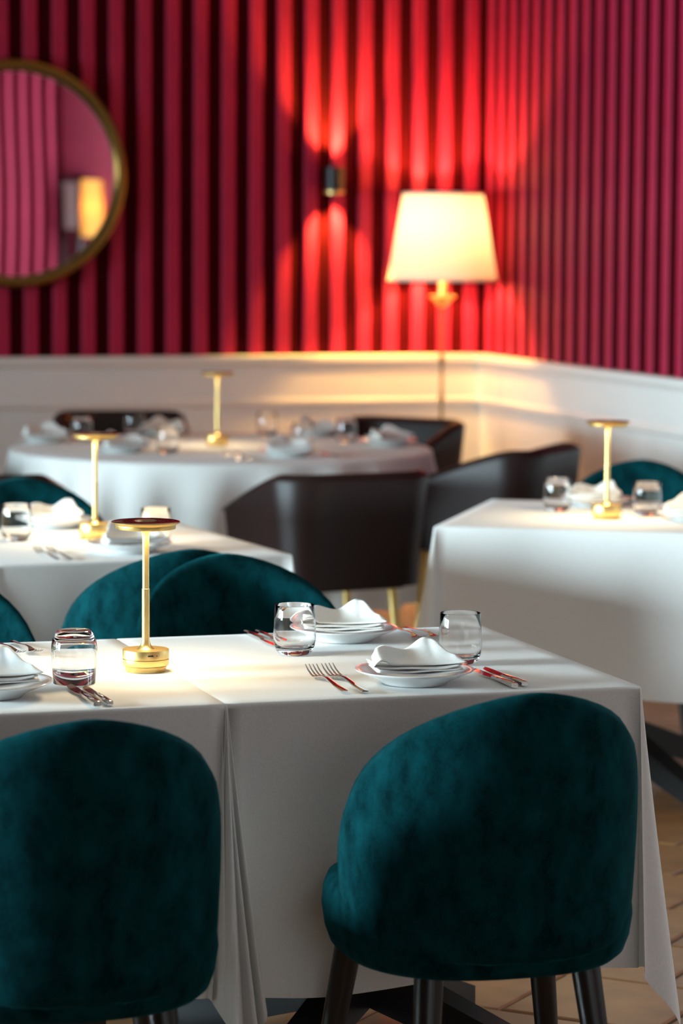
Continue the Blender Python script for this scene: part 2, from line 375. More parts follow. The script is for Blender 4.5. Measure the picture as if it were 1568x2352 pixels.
# ------------------------------------------------------------------ floor lamp in the corner
LX, LY = 4.240, 12.275
fl = thing('floor_lamp', 'floor lamp with glowing cream tapered shade in the corner', 'floor lamp', (LX, LY, 0))
obj('base', lathe('lamp_base', [(0, 0), (0.13, 0), (0.13, 0.012), (0.11, 0.02), (0.02, 0.028), (0.012, 0.05), (0, 0.05)], 'old_brass', 48), fl)
obj('pole', lathe('lamp_pole', [(0, 0.03), (0.0075, 0.03), (0.0075, 1.21), (0, 1.21)], 'old_brass', 20), fl)
for zc, rr in ((0.80, 0.011), (0.965, 0.012), (1.195, 0.011)):
    obj('collar', lathe('lamp_collar', [(0, zc - 0.018), (rr * 0.8, zc - 0.018), (rr, zc - 0.012), (rr, zc + 0.012), (rr * 0.8, zc + 0.018), (0, zc + 0.018)], 'old_brass', 24), fl)
obj('dish', lathe('lamp_dish', [(0.008, 1.195), (0.02, 1.205), (0.038, 1.225), (0.058, 1.238), (0.060, 1.246), (0.054, 1.247), (0.02, 1.238), (0.008, 1.238)], 'brass', 40), fl)
obj('candle_sleeve', lathe('lamp_sleeve', [(0, 1.235), (0.017, 1.235), (0.017, 1.36), (0, 1.36)], 'brass', 24), fl)
Z0, Z1, RB, RT = 1.317, 1.692, 0.240, 0.177
sh = obj('shade', lathe('lamp_shade', [(RB, Z0), (RB - (RB - RT) * 0.33, Z0 + (Z1 - Z0) * 0.33), (RB - (RB - RT) * 0.66, Z0 + (Z1 - Z0) * 0.66), (RT, Z1)], 'shade', 80), fl)
for zz, rr in ((Z0, RB), (Z1, RT)):
    obj('rim_tape', lathe('shade_rim', [(rr - 0.002, zz - 0.005), (rr + 0.0025, zz - 0.005), (rr + 0.0025, zz + 0.005), (rr - 0.002, zz + 0.005)], 'shade', 80, True), sh)
obj('bulb', lathe('lamp_bulb', [(0, 1.36), (0.014, 1.362), (0.016, 1.385), (0.030, 1.43), (0.032, 1.455), (0.024, 1.485), (0, 1.497)], emit('bulb_glow', (1.0, 0.62, 0.28), 3.0), 24), fl)
d = bpy.data.lights.new('lamp_light', 'POINT'); d.energy = 80; d.color = (1.0, 0.53, 0.15); d.shadow_soft_size = 0.035
lo = bpy.data.objects.new('lamp_light', d); COL.objects.link(lo); lo.parent = fl; lo.location = (0, 0, 1.545)

# lamp standing behind the viewpoint, seen only in the mirror
fl2 = thing('standing_lamp', 'blurred lamp with amber shade reflected in the round mirror', 'floor lamp', (5.572, -0.40, 0))
obj('pole', lathe('lamp_pole', [(0, 0), (0.11, 0), (0.11, 0.02), (0.012, 0.03), (0.012, 1.5), (0, 1.5)], 'old_brass', 24), fl2)
obj('shade', lathe('amber_shade', [(0.115, 1.40), (0.105, 1.95)], 'amber_shade', 40), fl2)
d = bpy.data.lights.new('lamp_light', 'POINT'); d.energy = 1.6; d.color = (1.0, 0.6, 0.25); d.shadow_soft_size = 0.04
lo = bpy.data.objects.new('lamp_light', d); COL.objects.link(lo); lo.parent = fl2; lo.location = (0, 0, 1.68)

# ------------------------------------------------------------------ tables and cloths
TZ = 0.75
def build_table(a=0.37, b=0.40, round_r=None):
    t = bpy.data.objects.new('dining_table', None); COL.objects.link(t)
    if round_r: obj('tabletop', lathe('round_tabletop', [(0, 0.715), (round_r, 0.715), (round_r, 0.744), (0, 0.744)], 'blackwood', 64), t)
    else: obj('tabletop', box('tabletop', -a + 0.006, a - 0.006, -b + 0.006, b - 0.006, 0.715, 0.744, 'blackwood', 0.004), t)
    obj('column', lathe('table_column', [(0, 0.12), (0.035, 0.12), (0.035, 0.70), (0.15, 0.70), (0.15, 0.715), (0, 0.715)], 'blackmetal', 28), t)
    for k in range(4):
        c = math.radians(45 + 90 * k); r = 0.43 if not round_r else 0.5
        V = []
        for (q, zt, zb_, w2) in ((0.0, 0.215, 0.125, 0.032), (r * 0.55, 0.125, 0.055, 0.030), (r, 0.052, 0.0, 0.027)):
            for (dw, z) in ((-w2, zb_), (w2, zb_), (w2, zt), (-w2, zt)): V.append((q * math.cos(c) - dw * math.sin(c), q * math.sin(c) + dw * math.cos(c), z))
        Fc = [(0, 1, 2, 3), (11, 10, 9, 8)] + [(s * 4 + i, s * 4 + (i + 1) % 4, s * 4 + 4 + (i + 1) % 4, s * 4 + 4 + i) for s in range(2) for i in range(4)]
        obj('foot', mesh_from('table_foot', V, Fc, 'blackmetal', smooth=False), t)
    return t
def cloth_square(name, a, b, o, ears, seed=0, waves=0.5):
    """a square cloth over a table of half sizes a, b: flat top, four hanging sides, four corner folds.
    ears: four dicts for corners (+,+), (-,+), (-,-), (+,-) with direction, reach, spread"""
    rnd = random.Random(seed); r0 = 0.005; V, Fc = [], []
    def out(s): return r0 * math.sin(min(s / r0, PI / 2)) + 0.030 * s
    def drop(s): return (r0 * (1 - math.cos(min(s / r0, PI / 2))) if s < r0 * PI / 2 else s - r0 * (PI / 2 - 1))
    SS = [0, 0.004, 0.008, 0.012, 0.0157, 0.03, 0.06, 0.10, 0.15, 0.20, 0.25, 0.30, 0.35, 0.40, 0.45, 0.5, 0.55, 0.6]
    SS = [s for s in SS if s < o - 0.02] + [o]
    def grid(fn, nu, rows):
        k0 = len(V)
        for s in rows:
            for i in range(nu + 1): V.append(fn(i / nu, s))
        for j in range(len(rows) - 1):
            for i in range(nu): q = k0 + j * (nu + 1) + i; Fc.append((q, q + 1, q + nu + 2, q + nu + 1))
    ph = [rnd.uniform(0, 6.28) for _ in range(12)]
    N = 26
    grid(lambda u, v: (-a + 2 * a * u, -b + 2 * b * v, 0.0), N, [i / N for i in range(N + 1)])
    for si, (dx, dy) in enumerate(((1, 0), (0, 1), (-1, 0), (0, -1))):
        half = b if dx else a
        def side(u, s, dx=dx, dy=dy, si=si):
            t = (2 * u - 1) * half
            env = math.sin(PI * u) ** 0.7
            wv = waves * env * s * (0.045 * math.sin(9 * t + ph[si]) + 0.030 * math.sin(17 * t + ph[si + 4]) + 0.012 * math.sin(33 * t + ph[si + 8]))
            d = out(s) + wv
            z = -drop(s) + 0.012 * env * math.sin(7 * t + ph[si + 3]) * (s / o) ** 3
            return (dx * (a + d) - dy * t, dy * (b + d) + dx * t, z)
        grid(side, N, SS)
    for ci, (cx, cyy) in enumerate(((1, 1), (-1, 1), (-1, -1), (1, -1))):
        e = ears[ci]; D = Vector((e['dir'][0], e['dir'][1])).normalized(); Pp = Vector((-D.y, D.x))
        n0 = Vector((cx, 0)); n1 = Vector((0, cyy))
        if Pp.dot(n1 - n0) < 0: Pp = -Pp
        def corner(u, s, ci=ci, cx=cx, cyy=cyy, e=e, D=D, Pp=Pp, n0=n0, n1=n1):
            ph_ = u * PI / 2
            rr = s / max(math.cos(ph_), math.sin(ph_))
            rr = rr * (1 - 0.13 * (1 - abs(2 * u - 1)) * (s / o)) if s > 0.05 else rr * (1 if s < 0.02 else 1)
            nrm = n0 * math.cos(ph_) + n1 * math.sin(ph_)
            bump = math.sin(PI * u) ** e.get('pow', 1.6)
            grow = rr ** e.get('gr', 1.1)
            h = nrm * out(rr if rr < 0.016 else s) + D * (e['k'] * grow * bump) + Pp * (-e['w'] * grow * math.sin(2 * PI * u))
            if e.get('rip'):
                en = math.sin(PI * u); nr, rp = e.get('nr', 6), e.get('rp', 0)
                h = h + Pp * (e.get('spread', 0.0) * grow * (2 * u - 2 + e.get('shift', 1.0)) * max(en, 0) ** 0.6) + D * (e['rip'] * grow * en ** 0.7 * math.sin(nr * PI * u + rp))
            return (cx * a + h.x, cyy * b + h.y, -drop(rr) * (1 - 0.02 * bump))
        grid(corner, 56, SS)
    me = mesh_from(name, V, Fc, 'cloth', angle=0, weld=True)
    return me
ear = lambda dx, dy, k=0.30, w=0.10, **kw: dict(dir=(dx, dy), k=k, w=w, **kw)

AX0, AX1, AY0, AY1 = 1.237, 1.9744, 4.662, 5.462
cxA, cyA, aA, bA = (AX0 + AX1) / 2, (AY0 + AY1) / 2, (AX1 - AX0) / 2, (AY1 - AY0) / 2
tabP = Proto(lambda: build_table(aA - 0.004, bA - 0.004))
tabP.place((cxA, cyA, 0), 0, 'front dining table with black crossed feet, under the cloth with the sharp right corner', 'table', 'square dining tables')
tabP.place((cxA - 2 * aA - 0.004, cyA, 0), 0, 'dining table left of the front seam, under the cloth with the upside-down tumbler', 'table', 'square dining tables')
tabP.place((1.560, 7.165, 0), math.radians(5.5), 'dining table under the cloth behind the two overlapping teal chairs', 'table', 'square dining tables')
CR = math.radians(-30.5)
tabP.place((3.085, 7.515, 0), CR, 'dining table set at an angle under the cloth by the right wall', 'table', 'square dining tables')
ZT = TZ - 0.0005
o = obj('tablecloth', cloth_square('tablecloth_front', aA, bA, 0.495,
    [ear(0.8, 1, 0.30, 0.10), ear(-0.05, 1, 0.3, 0.05), ear(0.06, -1, 0.16, 0.0, rip=0.075, nr=8, rp=0.4, gr=1.15, spread=0.17, shift=1.25), ear(1.0, -0.80, 0.085, 0.10, pow=1.3, rip=0.03, nr=5)], 3, 0.35), None, (cxA, cyA, ZT))
tag(o, 'white tablecloth of the front table, from the seam to the sharp right corner', 'tablecloth', 'white tablecloths')
o = obj('tablecloth', cloth_square('tablecloth_front_left', aA, bA, 0.495,
    [ear(0.05, 1, 0.3, 0.05), ear(-1, 1, 0.3, 0.1), ear(-1, -1, 0.3, 0.1), ear(-0.06, -1, 0.20, 0.0, rip=0.085, nr=7, rp=1.2, gr=1.15, spread=0.20, shift=1.0)], 5, 0.3), None, (cxA - 2 * aA - 0.004, cyA - 0.004, ZT), math.radians(0.3))
tag(o, 'white tablecloth left of the front seam, under the upside-down tumbler', 'tablecloth', 'white tablecloths')
o = obj('tablecloth', cloth_square('tablecloth_middle', 0.37, 0.40, 0.45, [ear(1, 1), ear(-1, 1), ear(-1, -1), ear(1, -1, 0.16, 0.06)], 9, 0.8), None, (1.560, 7.165, ZT), math.radians(5.5))
tag(o, 'white tablecloth behind the overlapping teal chairs, with a brass lamp and two forks on it', 'tablecloth', 'white tablecloths')
o = obj('tablecloth', cloth_square('tablecloth_angled', 0.40, 0.41, 0.445, [ear(1, 1), ear(-1, 1, 0.2, 0.06), ear(-1, -0.9, 0.15, 0.10, pow=1.3), ear(1, -1)], 12, 0.6), None, (3.085, 7.515, ZT), CR)
tag(o, 'white tablecloth on the angled table by the right wall, upper half lit by daylight', 'tablecloth', 'white tablecloths')
RX, RY, RR = 2.697, 10.225, 0.748
t = build_table(round_r=RR - 0.01); t.name = 'round_table'; t.location = (RX, RY, 0)
tag(t, 'round dining table under a pleated white cloth among brown armchairs', 'table')
def cloth_round():
    V, Fc = [(0, 0, 0)], []; N = 240; r0 = 0.012
    rows = [('t', RR * k / 5) for k in range(1, 6)] + [('s', s) for s in (0.004, 0.008, 0.013, 0.019, 0.04, 0.08, 0.13, 0.2, 0.28, 0.36, 0.44, 0.52)]
    rnd = random.Random(4); fold = [rnd.uniform(-0.5, 0.5) for _ in range(30)]
    for kind, s in rows:
        for i in range(N):
            th = 2 * PI * i / N
            if kind == 't': V.append((s * math.cos(th), s * math.sin(th), 0)); continue
            q = 23 * th + 0.9 * math.sin(3 * th + 1) + 0.7 * math.sin(5 * th)
            f = math.sin(q); f = math.copysign(abs(f) ** 0.8, f)
            amp = min(1.0, (s / 0.24)) ** 1.2 * (0.042 + 0.016 * math.sin(4 * th + 0.6))
            d = r0 * math.sin(min(s / r0, PI / 2)) + 0.03 * s + amp * f + amp * 0.5
            z = -(r0 * (1 - math.cos(min(s / r0, PI / 2))) if s < r0 * PI / 2 else s - r0 * (PI / 2 - 1))
            V.append(((RR + d) * math.cos(th), (RR + d) * math.sin(th), z))
    for i in range(N): Fc.append((0, 1 + i, 1 + (i + 1) % N))
    for j in range(len(rows) - 1):
        for i in range(N):
            a = 1 + j * N + i; b = 1 + j * N + (i + 1) % N; Fc.append((a, a + N, b + N, b))
    return mesh_from('tablecloth_round', V, Fc, 'cloth', angle=0)
o = obj('tablecloth', cloth_round(), None, (RX, RY, ZT)); tag(o, 'pleated white tablecloth on the round table below the mirror', 'tablecloth', 'white tablecloths')

# ------------------------------------------------------------------ teal velvet chairs
def sgp(v, p): return math.copysign(abs(v) ** p, v)
def build_teal():
    t = bpy.data.objects.new('velvet_chair', None); COL.objects.link(t)
    # back: a rounded pad bent round the seat
    V, Fc = [], []; NR, NT = 12, 72; R0, TH = 0.220, 0.046; AMAX = math.radians(97); zc, ht, hb = 0.530, 0.302, 0.125
    def P(rho, th, side):
        c, s = math.cos(th), math.sin(th)
        n = 1.62 if s >= 0 else 3.4
        a = rho * sgp(c, 2 / n) * AMAX; z = zc + rho * sgp(s, 2 / n) * (ht if s >= 0 else hb)
        off = side * (TH / 2) * max(0.0, 1 - rho ** 7) ** 0.5
        R = R0 + off + 0.020 * (z - 0.43) / 0.4
        return (R * math.sin(a) * 1.0, -R * math.cos(a), z)
    for side in (1, -1):
        k0 = len(V); V.append(P(0, 0, side))
        for i in range(1, NR + 1):
            rho = (i / NR) ** 0.62
            for j in range(NT): V.append(P(rho, 2 * PI * (j + 0.5) / NT, side))
        for j in range(NT): Fc.append((k0, k0 + 1 + j, k0 + 1 + (j + 1) % NT))
        for i in range(NR - 1):
            for j in range(NT):
                a = k0 + 1 + i * NT + j; b = k0 + 1 + i * NT + (j + 1) % NT; Fc.append((a, a + NT, b + NT, b))
    back = obj('backrest', mesh_from('chair_back', V, Fc, 'velvet', angle=0, weld=True), t)
    # piping round the rim
    # seat cushion: rounded drum
    V, Fc = [], []; NT = 64
    prof = [(0.0, 0.372), (0.78, 0.372), (0.90, 0.376), (0.955, 0.388), (0.99, 0.412), (1.01, 0.445), (1.0, 0.474), (0.97, 0.492), (0.90, 0.502), (0.6, 0.508), (0, 0.509)]
    rings = []
    for r, z in prof:
        if r == 0: rings.append([len(V)]); V.append((0, 0.02, z)); continue
        rings.append(list(range(len(V), len(V) + NT)))
        for j in range(NT):
            th = 2 * PI * j / NT; c, s = math.cos(th), math.sin(th)
            V.append((0.242 * r * sgp(c, 2 / 2.5), 0.015 + (0.228 if s < 0 else 0.245) * r * sgp(s, 2 / 2.3), z))
    for A, B in zip(rings, rings[1:]):
        for j in range(NT):
            i = (j + 1) % NT
            if len(A) == 1: Fc.append((A[0], B[i], B[j]))
            elif len(B) == 1: Fc.append((A[j], A[i], B[0]))
            else: Fc.append((A[j], A[i], B[i], B[j]))
    seat = obj('seat', mesh_from('chair_seat', V, Fc, 'velvet', angle=0), t)
    # welt band under the back
    V2 = []; pts = []
    for j in range(33):
        a = math.radians(-100 + 200 * j / 32); pts.append((0.2400 * math.sin(a), 0.010 - 0.2270 * math.cos(a), 0.408))
    obj('welt', mesh_from('chair_welt', *tube_data(pts, [0.0030] * len(pts), 8), 'velvet'), seat)
    for x, y, sx, sy in ((-0.165, 0.165, -0.215, 0.215), (0.165, 0.165, 0.215, 0.215), (-0.13, -0.13, -0.165, -0.20), (0.13, -0.13, 0.165, -0.20)):
        obj('leg', tube('chair_leg', [(x, y, 0.38), (x * 0.5 + sx * 0.5, y * 0.5 + sy * 0.5, 0.2), (sx, sy, 0.0)], [0.0235, 0.020, 0.0145], 'blackwood', 20), t)
    return t
teal = Proto(build_teal)
def put_teal(topx, topy, ang, label):
    """topx, topy: where the top of the back stands; ang: turn from facing +Y"""
    a = math.radians(ang); lx, ly = 0.0, -0.240
    teal.place((topx - (lx * math.cos(a) - ly * math.sin(a)), topy - (lx * math.sin(a) + ly * math.cos(a)), 0), a, label, 'chair', 'teal velvet chairs')
put_teal(1.588, 4.145, 0, 'teal velvet chair before the front table, its whole back, seat and black legs visible')
put_teal(0.884, 4.080, 0, 'teal velvet chair cut off by the lower left corner of the photo')
put_teal(1.624, 6.135, 180, 'teal velvet chair facing the camera behind the front table, right of the lamp stem')
put_teal(1.575, 6.235, 4, 'teal velvet chair back behind the lamp stem, tucked in at the middle table')
put_teal(0.945, 6.115, 180, 'teal velvet chair barely showing at the left edge behind the front table forks')
put_teal(3.556, 8.390, 149, 'teal velvet chair at the right edge behind the angled table, against the white panelling')
put_teal(1.570, 8.160, 176, 'dark teal chair at the left edge behind the middle table napkin plate')

# ------------------------------------------------------------------ brown leather armchairs
def build_arm():
    t = bpy.data.objects.new('leather_armchair', None); COL.objects.link(t)
    W2, YBK, YF, RC = 0.240, -0.25, 0.19, 0.10
    path = []
    for k in range(8): path.append((-W2, YF + (YBK + RC - YF) * k / 8, -1, 0))
    for k in range(9):
        a = PI + (PI / 2) * k / 8; path.append((-W2 + RC + RC * math.cos(a), YBK + RC + RC * math.sin(a), math.cos(a), math.sin(a)))
    for k in range(1, 6): path.append((-W2 + RC + (2 * W2 - 2 * RC) * k / 6, YBK, 0, -1))
    path += [(-x, y, -nx, ny) for x, y, nx, ny in reversed(path[:17])]
    def ztop(y): 
        q = min(1, max(0, (y - (YBK + 0.06)) / (YF - YBK - 0.06))); return 0.785 - 0.125 * q ** 1.25
    V, Fc = [], []; n = 12
    for x, y, nx, ny in path:
        zt = ztop(y); zb_ = 0.432; T = 0.052; lean = 0.03
        prof = [(0, zb_), (0.004, zb_ + 0.1), (lean * 0.6, zb_ + 0.22), (lean, zt - 0.02), (lean - 0.006, zt - 0.006), (lean - 0.018, zt), (lean - T + 0.018, zt), (lean - T + 0.006, zt - 0.006), (lean - T, zt - 0.02),
                (lean * 0.6 - T, zb_ + 0.22), (0.004 - T, zb_ + 0.1), (-T, zb_)]
        for d, z in prof: V.append((x + nx * d, y + ny * d, z))
    m = len(path)
    for i in range(m - 1):
        for k in range(n): j = (k + 1) % n; Fc.append((i * n + k, i * n + j, (i + 1) * n + j, (i + 1) * n + k))
    Fc.append(tuple(range(n))); Fc.append(tuple(range((m - 1) * n, m * n))[::-1])
    shell = obj('backrest', mesh_from('armchair_shell', V, Fc, 'leather', angle=60), t)
    pts = [(x + nx * 0.004, y + ny * 0.004, ztop(y) + 0.001) for x, y, nx, ny in path]
    obj('piping', mesh_from('armchair_piping', *tube_data(pts, [0.004] * len(pts), 6), 'leather'), shell)
    obj('seat', box('armchair_seat', -0.185, 0.185, -0.195, 0.200, 0.430, 0.500, 'leather', 0.028, 4), t)
    obj('seat_frame', box('armchair_frame', -0.180, 0.180, -0.190, 0.170, 0.418, 0.436, 'blackwood', 0.004), t)
    for x, y in ((-0.165, 0.16), (0.165, 0.16), (-0.15, -0.17), (0.15, -0.17)):
        obj('leg', tube('armchair_leg', [(x, y, 0.425), (x * 1.18, y * 1.18, 0.0)], [0.016, 0.010], 'brass', 16), t)
    return t
armP = Proto(build_arm)
def put_arm(x, y, ang, label): armP.place((x, y, 0), math.radians(ang), label, 'armchair', 'brown leather armchairs')
put_arm(2.665, 8.830, 11, 'brown leather armchair with its back to the camera before the round table')
put_arm(3.512, 9.658, 46, 'dark brown leather armchair side-on between the round table and the angled table')
put_arm(3.540, 10.960, 130, 'brown leather armchair at the far right of the round table before the floor lamp')
put_arm(2.640, 11.560, 172, 'brown leather armchair behind the round table against the panelling below the mirror')
put_arm(1.640, 9.060, -32, 'brown leather armchair at the left edge, its arm sloping down behind the middle lamp')
put_arm(1.560, 10.200, -88, 'dark leather armchair just showing at the left edge of the round table')

# ------------------------------------------------------------------ brass table lamps
def build_lamp():
    t = bpy.data.objects.new('table_lamp', None); COL.objects.link(t)
    b = obj('base', lathe('lamp_base_upper', [(0.0405, 0.0235), (0.0412, 0.0243), (0.0412, 0.0395), (0.0405, 0.0405), (0.016, 0.0405), (0.0125, 0.0430), (0.0095, 0.0475), (0.0075, 0.0530), (0.0066, 0.0590), (0, 0.0590)], 'brass', 72), t)
    obj('lower_ring', lathe('lamp_base_lower', [(0, 0.0), (0.0345, 0.0), (0.0348, 0.001), (0.0375, 0.0095), (0.0405, 0.0115), (0.0412, 0.0125), (0.0412, 0.0225), (0.0405, 0.0232), (0, 0.0232)], 'brass', 72), t)
    obj('foot_pad', lathe('lamp_pad', [(0, -0.0008), (0.0345, -0.0008), (0.0345, 0.0012), (0, 0.0012)], 'port', 48), t)
    kn = [(0, 0.0565)]
    z = 0.0565
    while z < 0.151: kn += [(0.0066, z), (0.0070, z + 0.0006)]; z += 0.0012
    kn += [(0.0066, z), (0, z)]
    obj('knurled_stem', lathe('lamp_stem_lower', kn, 'brass', 28, angle=80), t)
    obj('upper_stem', lathe('lamp_stem_upper', [(0, 0.151), (0.0061, 0.151), (0.0061, 0.246), (0.0066, 0.252), (0.0085, 0.257), (0.0110, 0.2605), (0.0110, 0.262), (0, 0.262)], 'brass', 32), t)
    hd = obj('head', lathe('lamp_head', [(0.046, 0.2612), (0.0525, 0.2612), (0.0530, 0.2620), (0.0535, 0.2685), (0.0560, 0.2700), (0.0575, 0.2708), (0, 0.2708)], 'brass', 80), t)
    obj('top_plate', lathe('lamp_top_plate', [(0.0560, 0.2706), (0.0590, 0.2715), (0.0600, 0.2732), (0.0597, 0.2745), (0.0585, 0.2750), (0.0230, 0.2752), (0.0220, 0.2748), (0.0205, 0.2715), (0, 0.2712)], 'brass_dark', 80), hd)
    obj('head_ring', lathe('lamp_head_ring', [(0.0545, 0.2695), (0.0605, 0.2722), (0.0610, 0.2735), (0.0603, 0.2744), (0.0597, 0.2738), (0.0590, 0.2725)], 'brass', 80, True), hd)
    obj('diffuser', lathe('lamp_diffuser', [(0.0115, 0.2616), (0.0465, 0.2616), (0.0465, 0.2632), (0.0115, 0.2632)], 'led', 56, True), hd)
    obj('charging_port', box('lamp_port', -0.0050, 0.0050, -0.0004, 0.0004, -0.0016, 0.0016, 'port', 0.0003), b, (0.0412 * math.sin(0.30), -0.0412 * math.cos(0.30), 0.0325), 0.30)
    obj('indicator', box('lamp_dot', -0.0009, 0.0009, -0.0003, 0.0003, -0.0009, 0.0009, 'port'), b, (0.0414 * math.sin(0.58), -0.0414 * math.cos(0.58), 0.0325), 0.58)
    return t
lampP = Proto(build_lamp)
def put_lamp(x, y, rz, label, pw):
    o = lampP.place((x, y, TZ), rz, label, 'table lamp', 'brass table lamps')
    o.scale = (1, 1, 0.97)
    d = bpy.data.lights.new('lamp_glow', 'AREA'); d.shape = 'DISK'; d.size = 0.09; d.energy = pw; d.color = (1.0, 0.78, 0.47)
    l = bpy.data.objects.new('lamp_glow', d); COL.objects.link(l); l.location = (x, y, TZ + 0.2607 * 0.97)
put_lamp(1.193, 5.044, -0.32, 'sharp brass table lamp at the front seam, beside the upside-down tumbler', 2.2)
put_lamp(1.588, 7.268, 0.5, 'blurred brass table lamp on the middle table at the left, behind the sharp one', 2.2)
put_lamp(3.050, 7.440, 0.5, 'brass table lamp on the angled table by the right wall', 2.2)
put_lamp(2.705, 10.310, 0.5, 'farthest brass table lamp, on the round table before the white panelling', 1.0)

# ------------------------------------------------------------------ tumblers
def build_glass():
    pr = [(0, 0.0), (0.0255, 0.0), (0.0275, 0.0012), (0.0320, 0.0075), (0.0355, 0.0165), (0.0372, 0.0275), (0.0374, 0.038), (0.0362, 0.060), (0.0345, 0.0862), (0.0341, 0.0870), (0.0337, 0.0866),
          (0.0352, 0.060), (0.0362, 0.038), (0.0358, 0.0275), (0.0340, 0.0185), (0.030, 0.0128), (0.020, 0.0105), (0, 0.0100)]
    t = bpy.data.objects.new('tumbler', lathe('tumbler', pr, 'glass', 56, angle=60)); COL.objects.link(t)
    return t
glP = Proto(build_glass)
def put_glass(x, y, label, inv=False, s=1.0):
    o = glP.place((x, y, TZ + (0.0875 * s if inv else 0.0005)), 0, label, 'glass', 'clear tumblers', rot=(PI, 0, 0) if inv else None)
    if s != 1: o.scale = (s, s, s)
put_glass(1.041, 4.935, 'tumbler standing upside down on the front tablecloth left of the brass lamp', True, 1.06)
put_glass(1.504, 5.170, 'clear tumbler in front of the far napkin plate on the front table')
put_glass(1.762, 4.985, 'clear tumbler behind the near napkin plate, nearest the right corner of the front table')
put_glass(1.385, 7.260, 'blurred tumbler at the left edge of the middle table', False, 1.05)
put_glass(1.700, 7.080, 'blurred tumbler on the middle table behind the sharp lamp head', False, 1.05)
put_glass(2.995, 7.670, 'tumbler left of the brass lamp on the angled table')
put_glass(3.190, 7.490, 'tumbler right of the brass lamp on the angled table')
for x, y, l in ((2.267, 10.600, 'tumbler on the round table next to the leftmost napkin plate'), (2.520, 10.830, 'tumbler at the back of the round table before the dark armchair'),
                (2.440, 9.980, 'tumbler on the near left of the round table, right of the middle lamp head'), (3.007, 10.720, 'tumbler on the round table just right of the farthest brass lamp'),
                (2.968, 10.110, 'tumbler behind the nearest napkin plate of the round table'), (3.201, 10.333, 'tumbler on the round table left of the rightmost napkin plate')):
    put_glass(x, y, l)

# ------------------------------------------------------------------ plates and napkins
def build_plate():
    pr = [(0, 0.0030), (0.050, 0.0030), (0.052, 0.0), (0.056, 0.0), (0.0585, 0.0025), (0.066, 0.0075), (0.082, 0.0140), (0.096, 0.0205), (0.1030, 0.0235), (0.1038, 0.0248), (0.1030, 0.0256),
          (0.095, 0.0236), (0.080, 0.0180), (0.066, 0.0118), (0.058, 0.0080), (0.050, 0.0068), (0, 0.0062)]
    t = bpy.data.objects.new('plate', lathe('plate', pr, 'porcelain', 80, angle=60)); COL.objects.link(t); return t
plP = Proto(build_plate)
def sheet(fn, nu, nv, th):
    """thin folded cloth layer: top surface fn(u, v), thickness th, closed all round"""
    V, Fc = [], []; n = (nu + 1) * (nv + 1)
    for k in (0, 1):
        for j in range(nv + 1):
            for i in range(nu + 1):
                x, y, z = fn(i / nu, j / nv); edge = min(i, nu - i, j, nv - j); e = {0: 0.35, 1: 0.85}.get(edge, 1.0)
                V.append((x, y, z + (th / 2 * e if k == 0 else -th / 2 * e)))
    for j in range(nv):
        for i in range(nu):
            a = j * (nu + 1) + i; Fc.append((a, a + 1, a + nu + 2, a + nu + 1)); Fc.append((n + a, n + a + nu + 1, n + a + nu + 2, n + a + 1))
    rim = [i for i in range(nu + 1)] + [j * (nu + 1) + nu for j in range(1, nv + 1)] + [nv * (nu + 1) + i for i in range(nu - 1, -1, -1)] + [j * (nu + 1) for j in range(nv - 1, 0, -1)]
    for a, b in zip(rim, rim[1:] + rim[:1]): Fc.append((a, n + a, n + b, b))
    return V, Fc
def lerp(pts, u):
    for (a, x), (b, y) in zip(pts, pts[1:]):
        if u <= b: q = (u - a) / (b - a); q = q * q * (3 - 2 * q); return x + (y - x) * q
    return pts[-1][1]
def build_napkin(flip):
    def mk():
        t = bpy.data.objects.new('napkin', None); COL.objects.link(t); sx = -1 if flip else 1
        def under(k):
            def f(u, v):
                x = -0.074 + 0.152 * u - 0.002 * k; y = -0.052 + 0.0015 * k + (0.088 - 0.045 * u) * v
                z = 0.0215 + 0.0046 * k + 0.006 * abs(2 * u - 1) ** 2.2 + 0.0012 * math.sin(9 * u + 2 * k) * (1 - v)
                return (sx * x, y, z)
            return f
        def flap(u, v):
            h = lerp(((0, 0.010), (0.06, 0.020), (0.16, 0.023), (0.40, 0.017), (0.66, 0.036), (0.72, 0.035), (0.93, 0.010), (1, 0.002)), u)
            yb = lerp(((0, 0.010), (0.2, 0.030), (0.68, 0.044), (1, -0.020)), u)
            yf = -0.050 + 0.012 * math.sin(PI * u)
            x = -0.080 + 0.162 * u + 0.012 * v * (0.5 - u)
            roll = 0.006 * math.sin(PI * min(1, u / 0.2)) * (1 - v) ** 2
            z = 0.0365 + h * v ** 1.3 + 0.006 * abs(2 * u - 1) ** 2.2 + roll - 0.005 * math.sin(PI * v) * math.sin(PI * min(1, max(0, (u - 0.25) / 0.65)))
            if u < 0.10: z -= 0.007 * (1 - u / 0.10) ** 2
            return (sx * x, yf + (yb - yf) * v, z)
        for k in range(3): obj('fold', mesh_from('napkin_fold', *sheet(under(k), 22, 8, 0.0046), 'napkin', angle=0), t)
        obj('flap', mesh_from('napkin_flap', *sheet(flap, 40, 14, 0.0045), 'napkin', angle=0), t)
        return t
    return mk
nkA, nkB = Proto(build_napkin(False)), Proto(build_napkin(True))
def setting(x, y, rz, what, kind=0, s=1.0):
    z = TZ + 0.0005
    a = plP.place((x, y, z), 0, 'white porcelain plate ' + what, 'plate', 'white plates'); a.scale = (s, s, s)
    b = (nkA if kind == 0 else nkB).place((x, y, z), math.radians(rz), 'folded napkin on the plate ' + what, 'napkin', 'folded napkins'); b.scale = (s, s, s)
setting(1.608, 4.785, -8, 'nearest the right corner of the front table, before a tumbler')
setting(1.648, 5.330, -16, 'at the far side of the front table', 0, 1.0)
setting(0.872, 4.835, -4, 'cut by the left edge beside two knives', 0, 1.06)
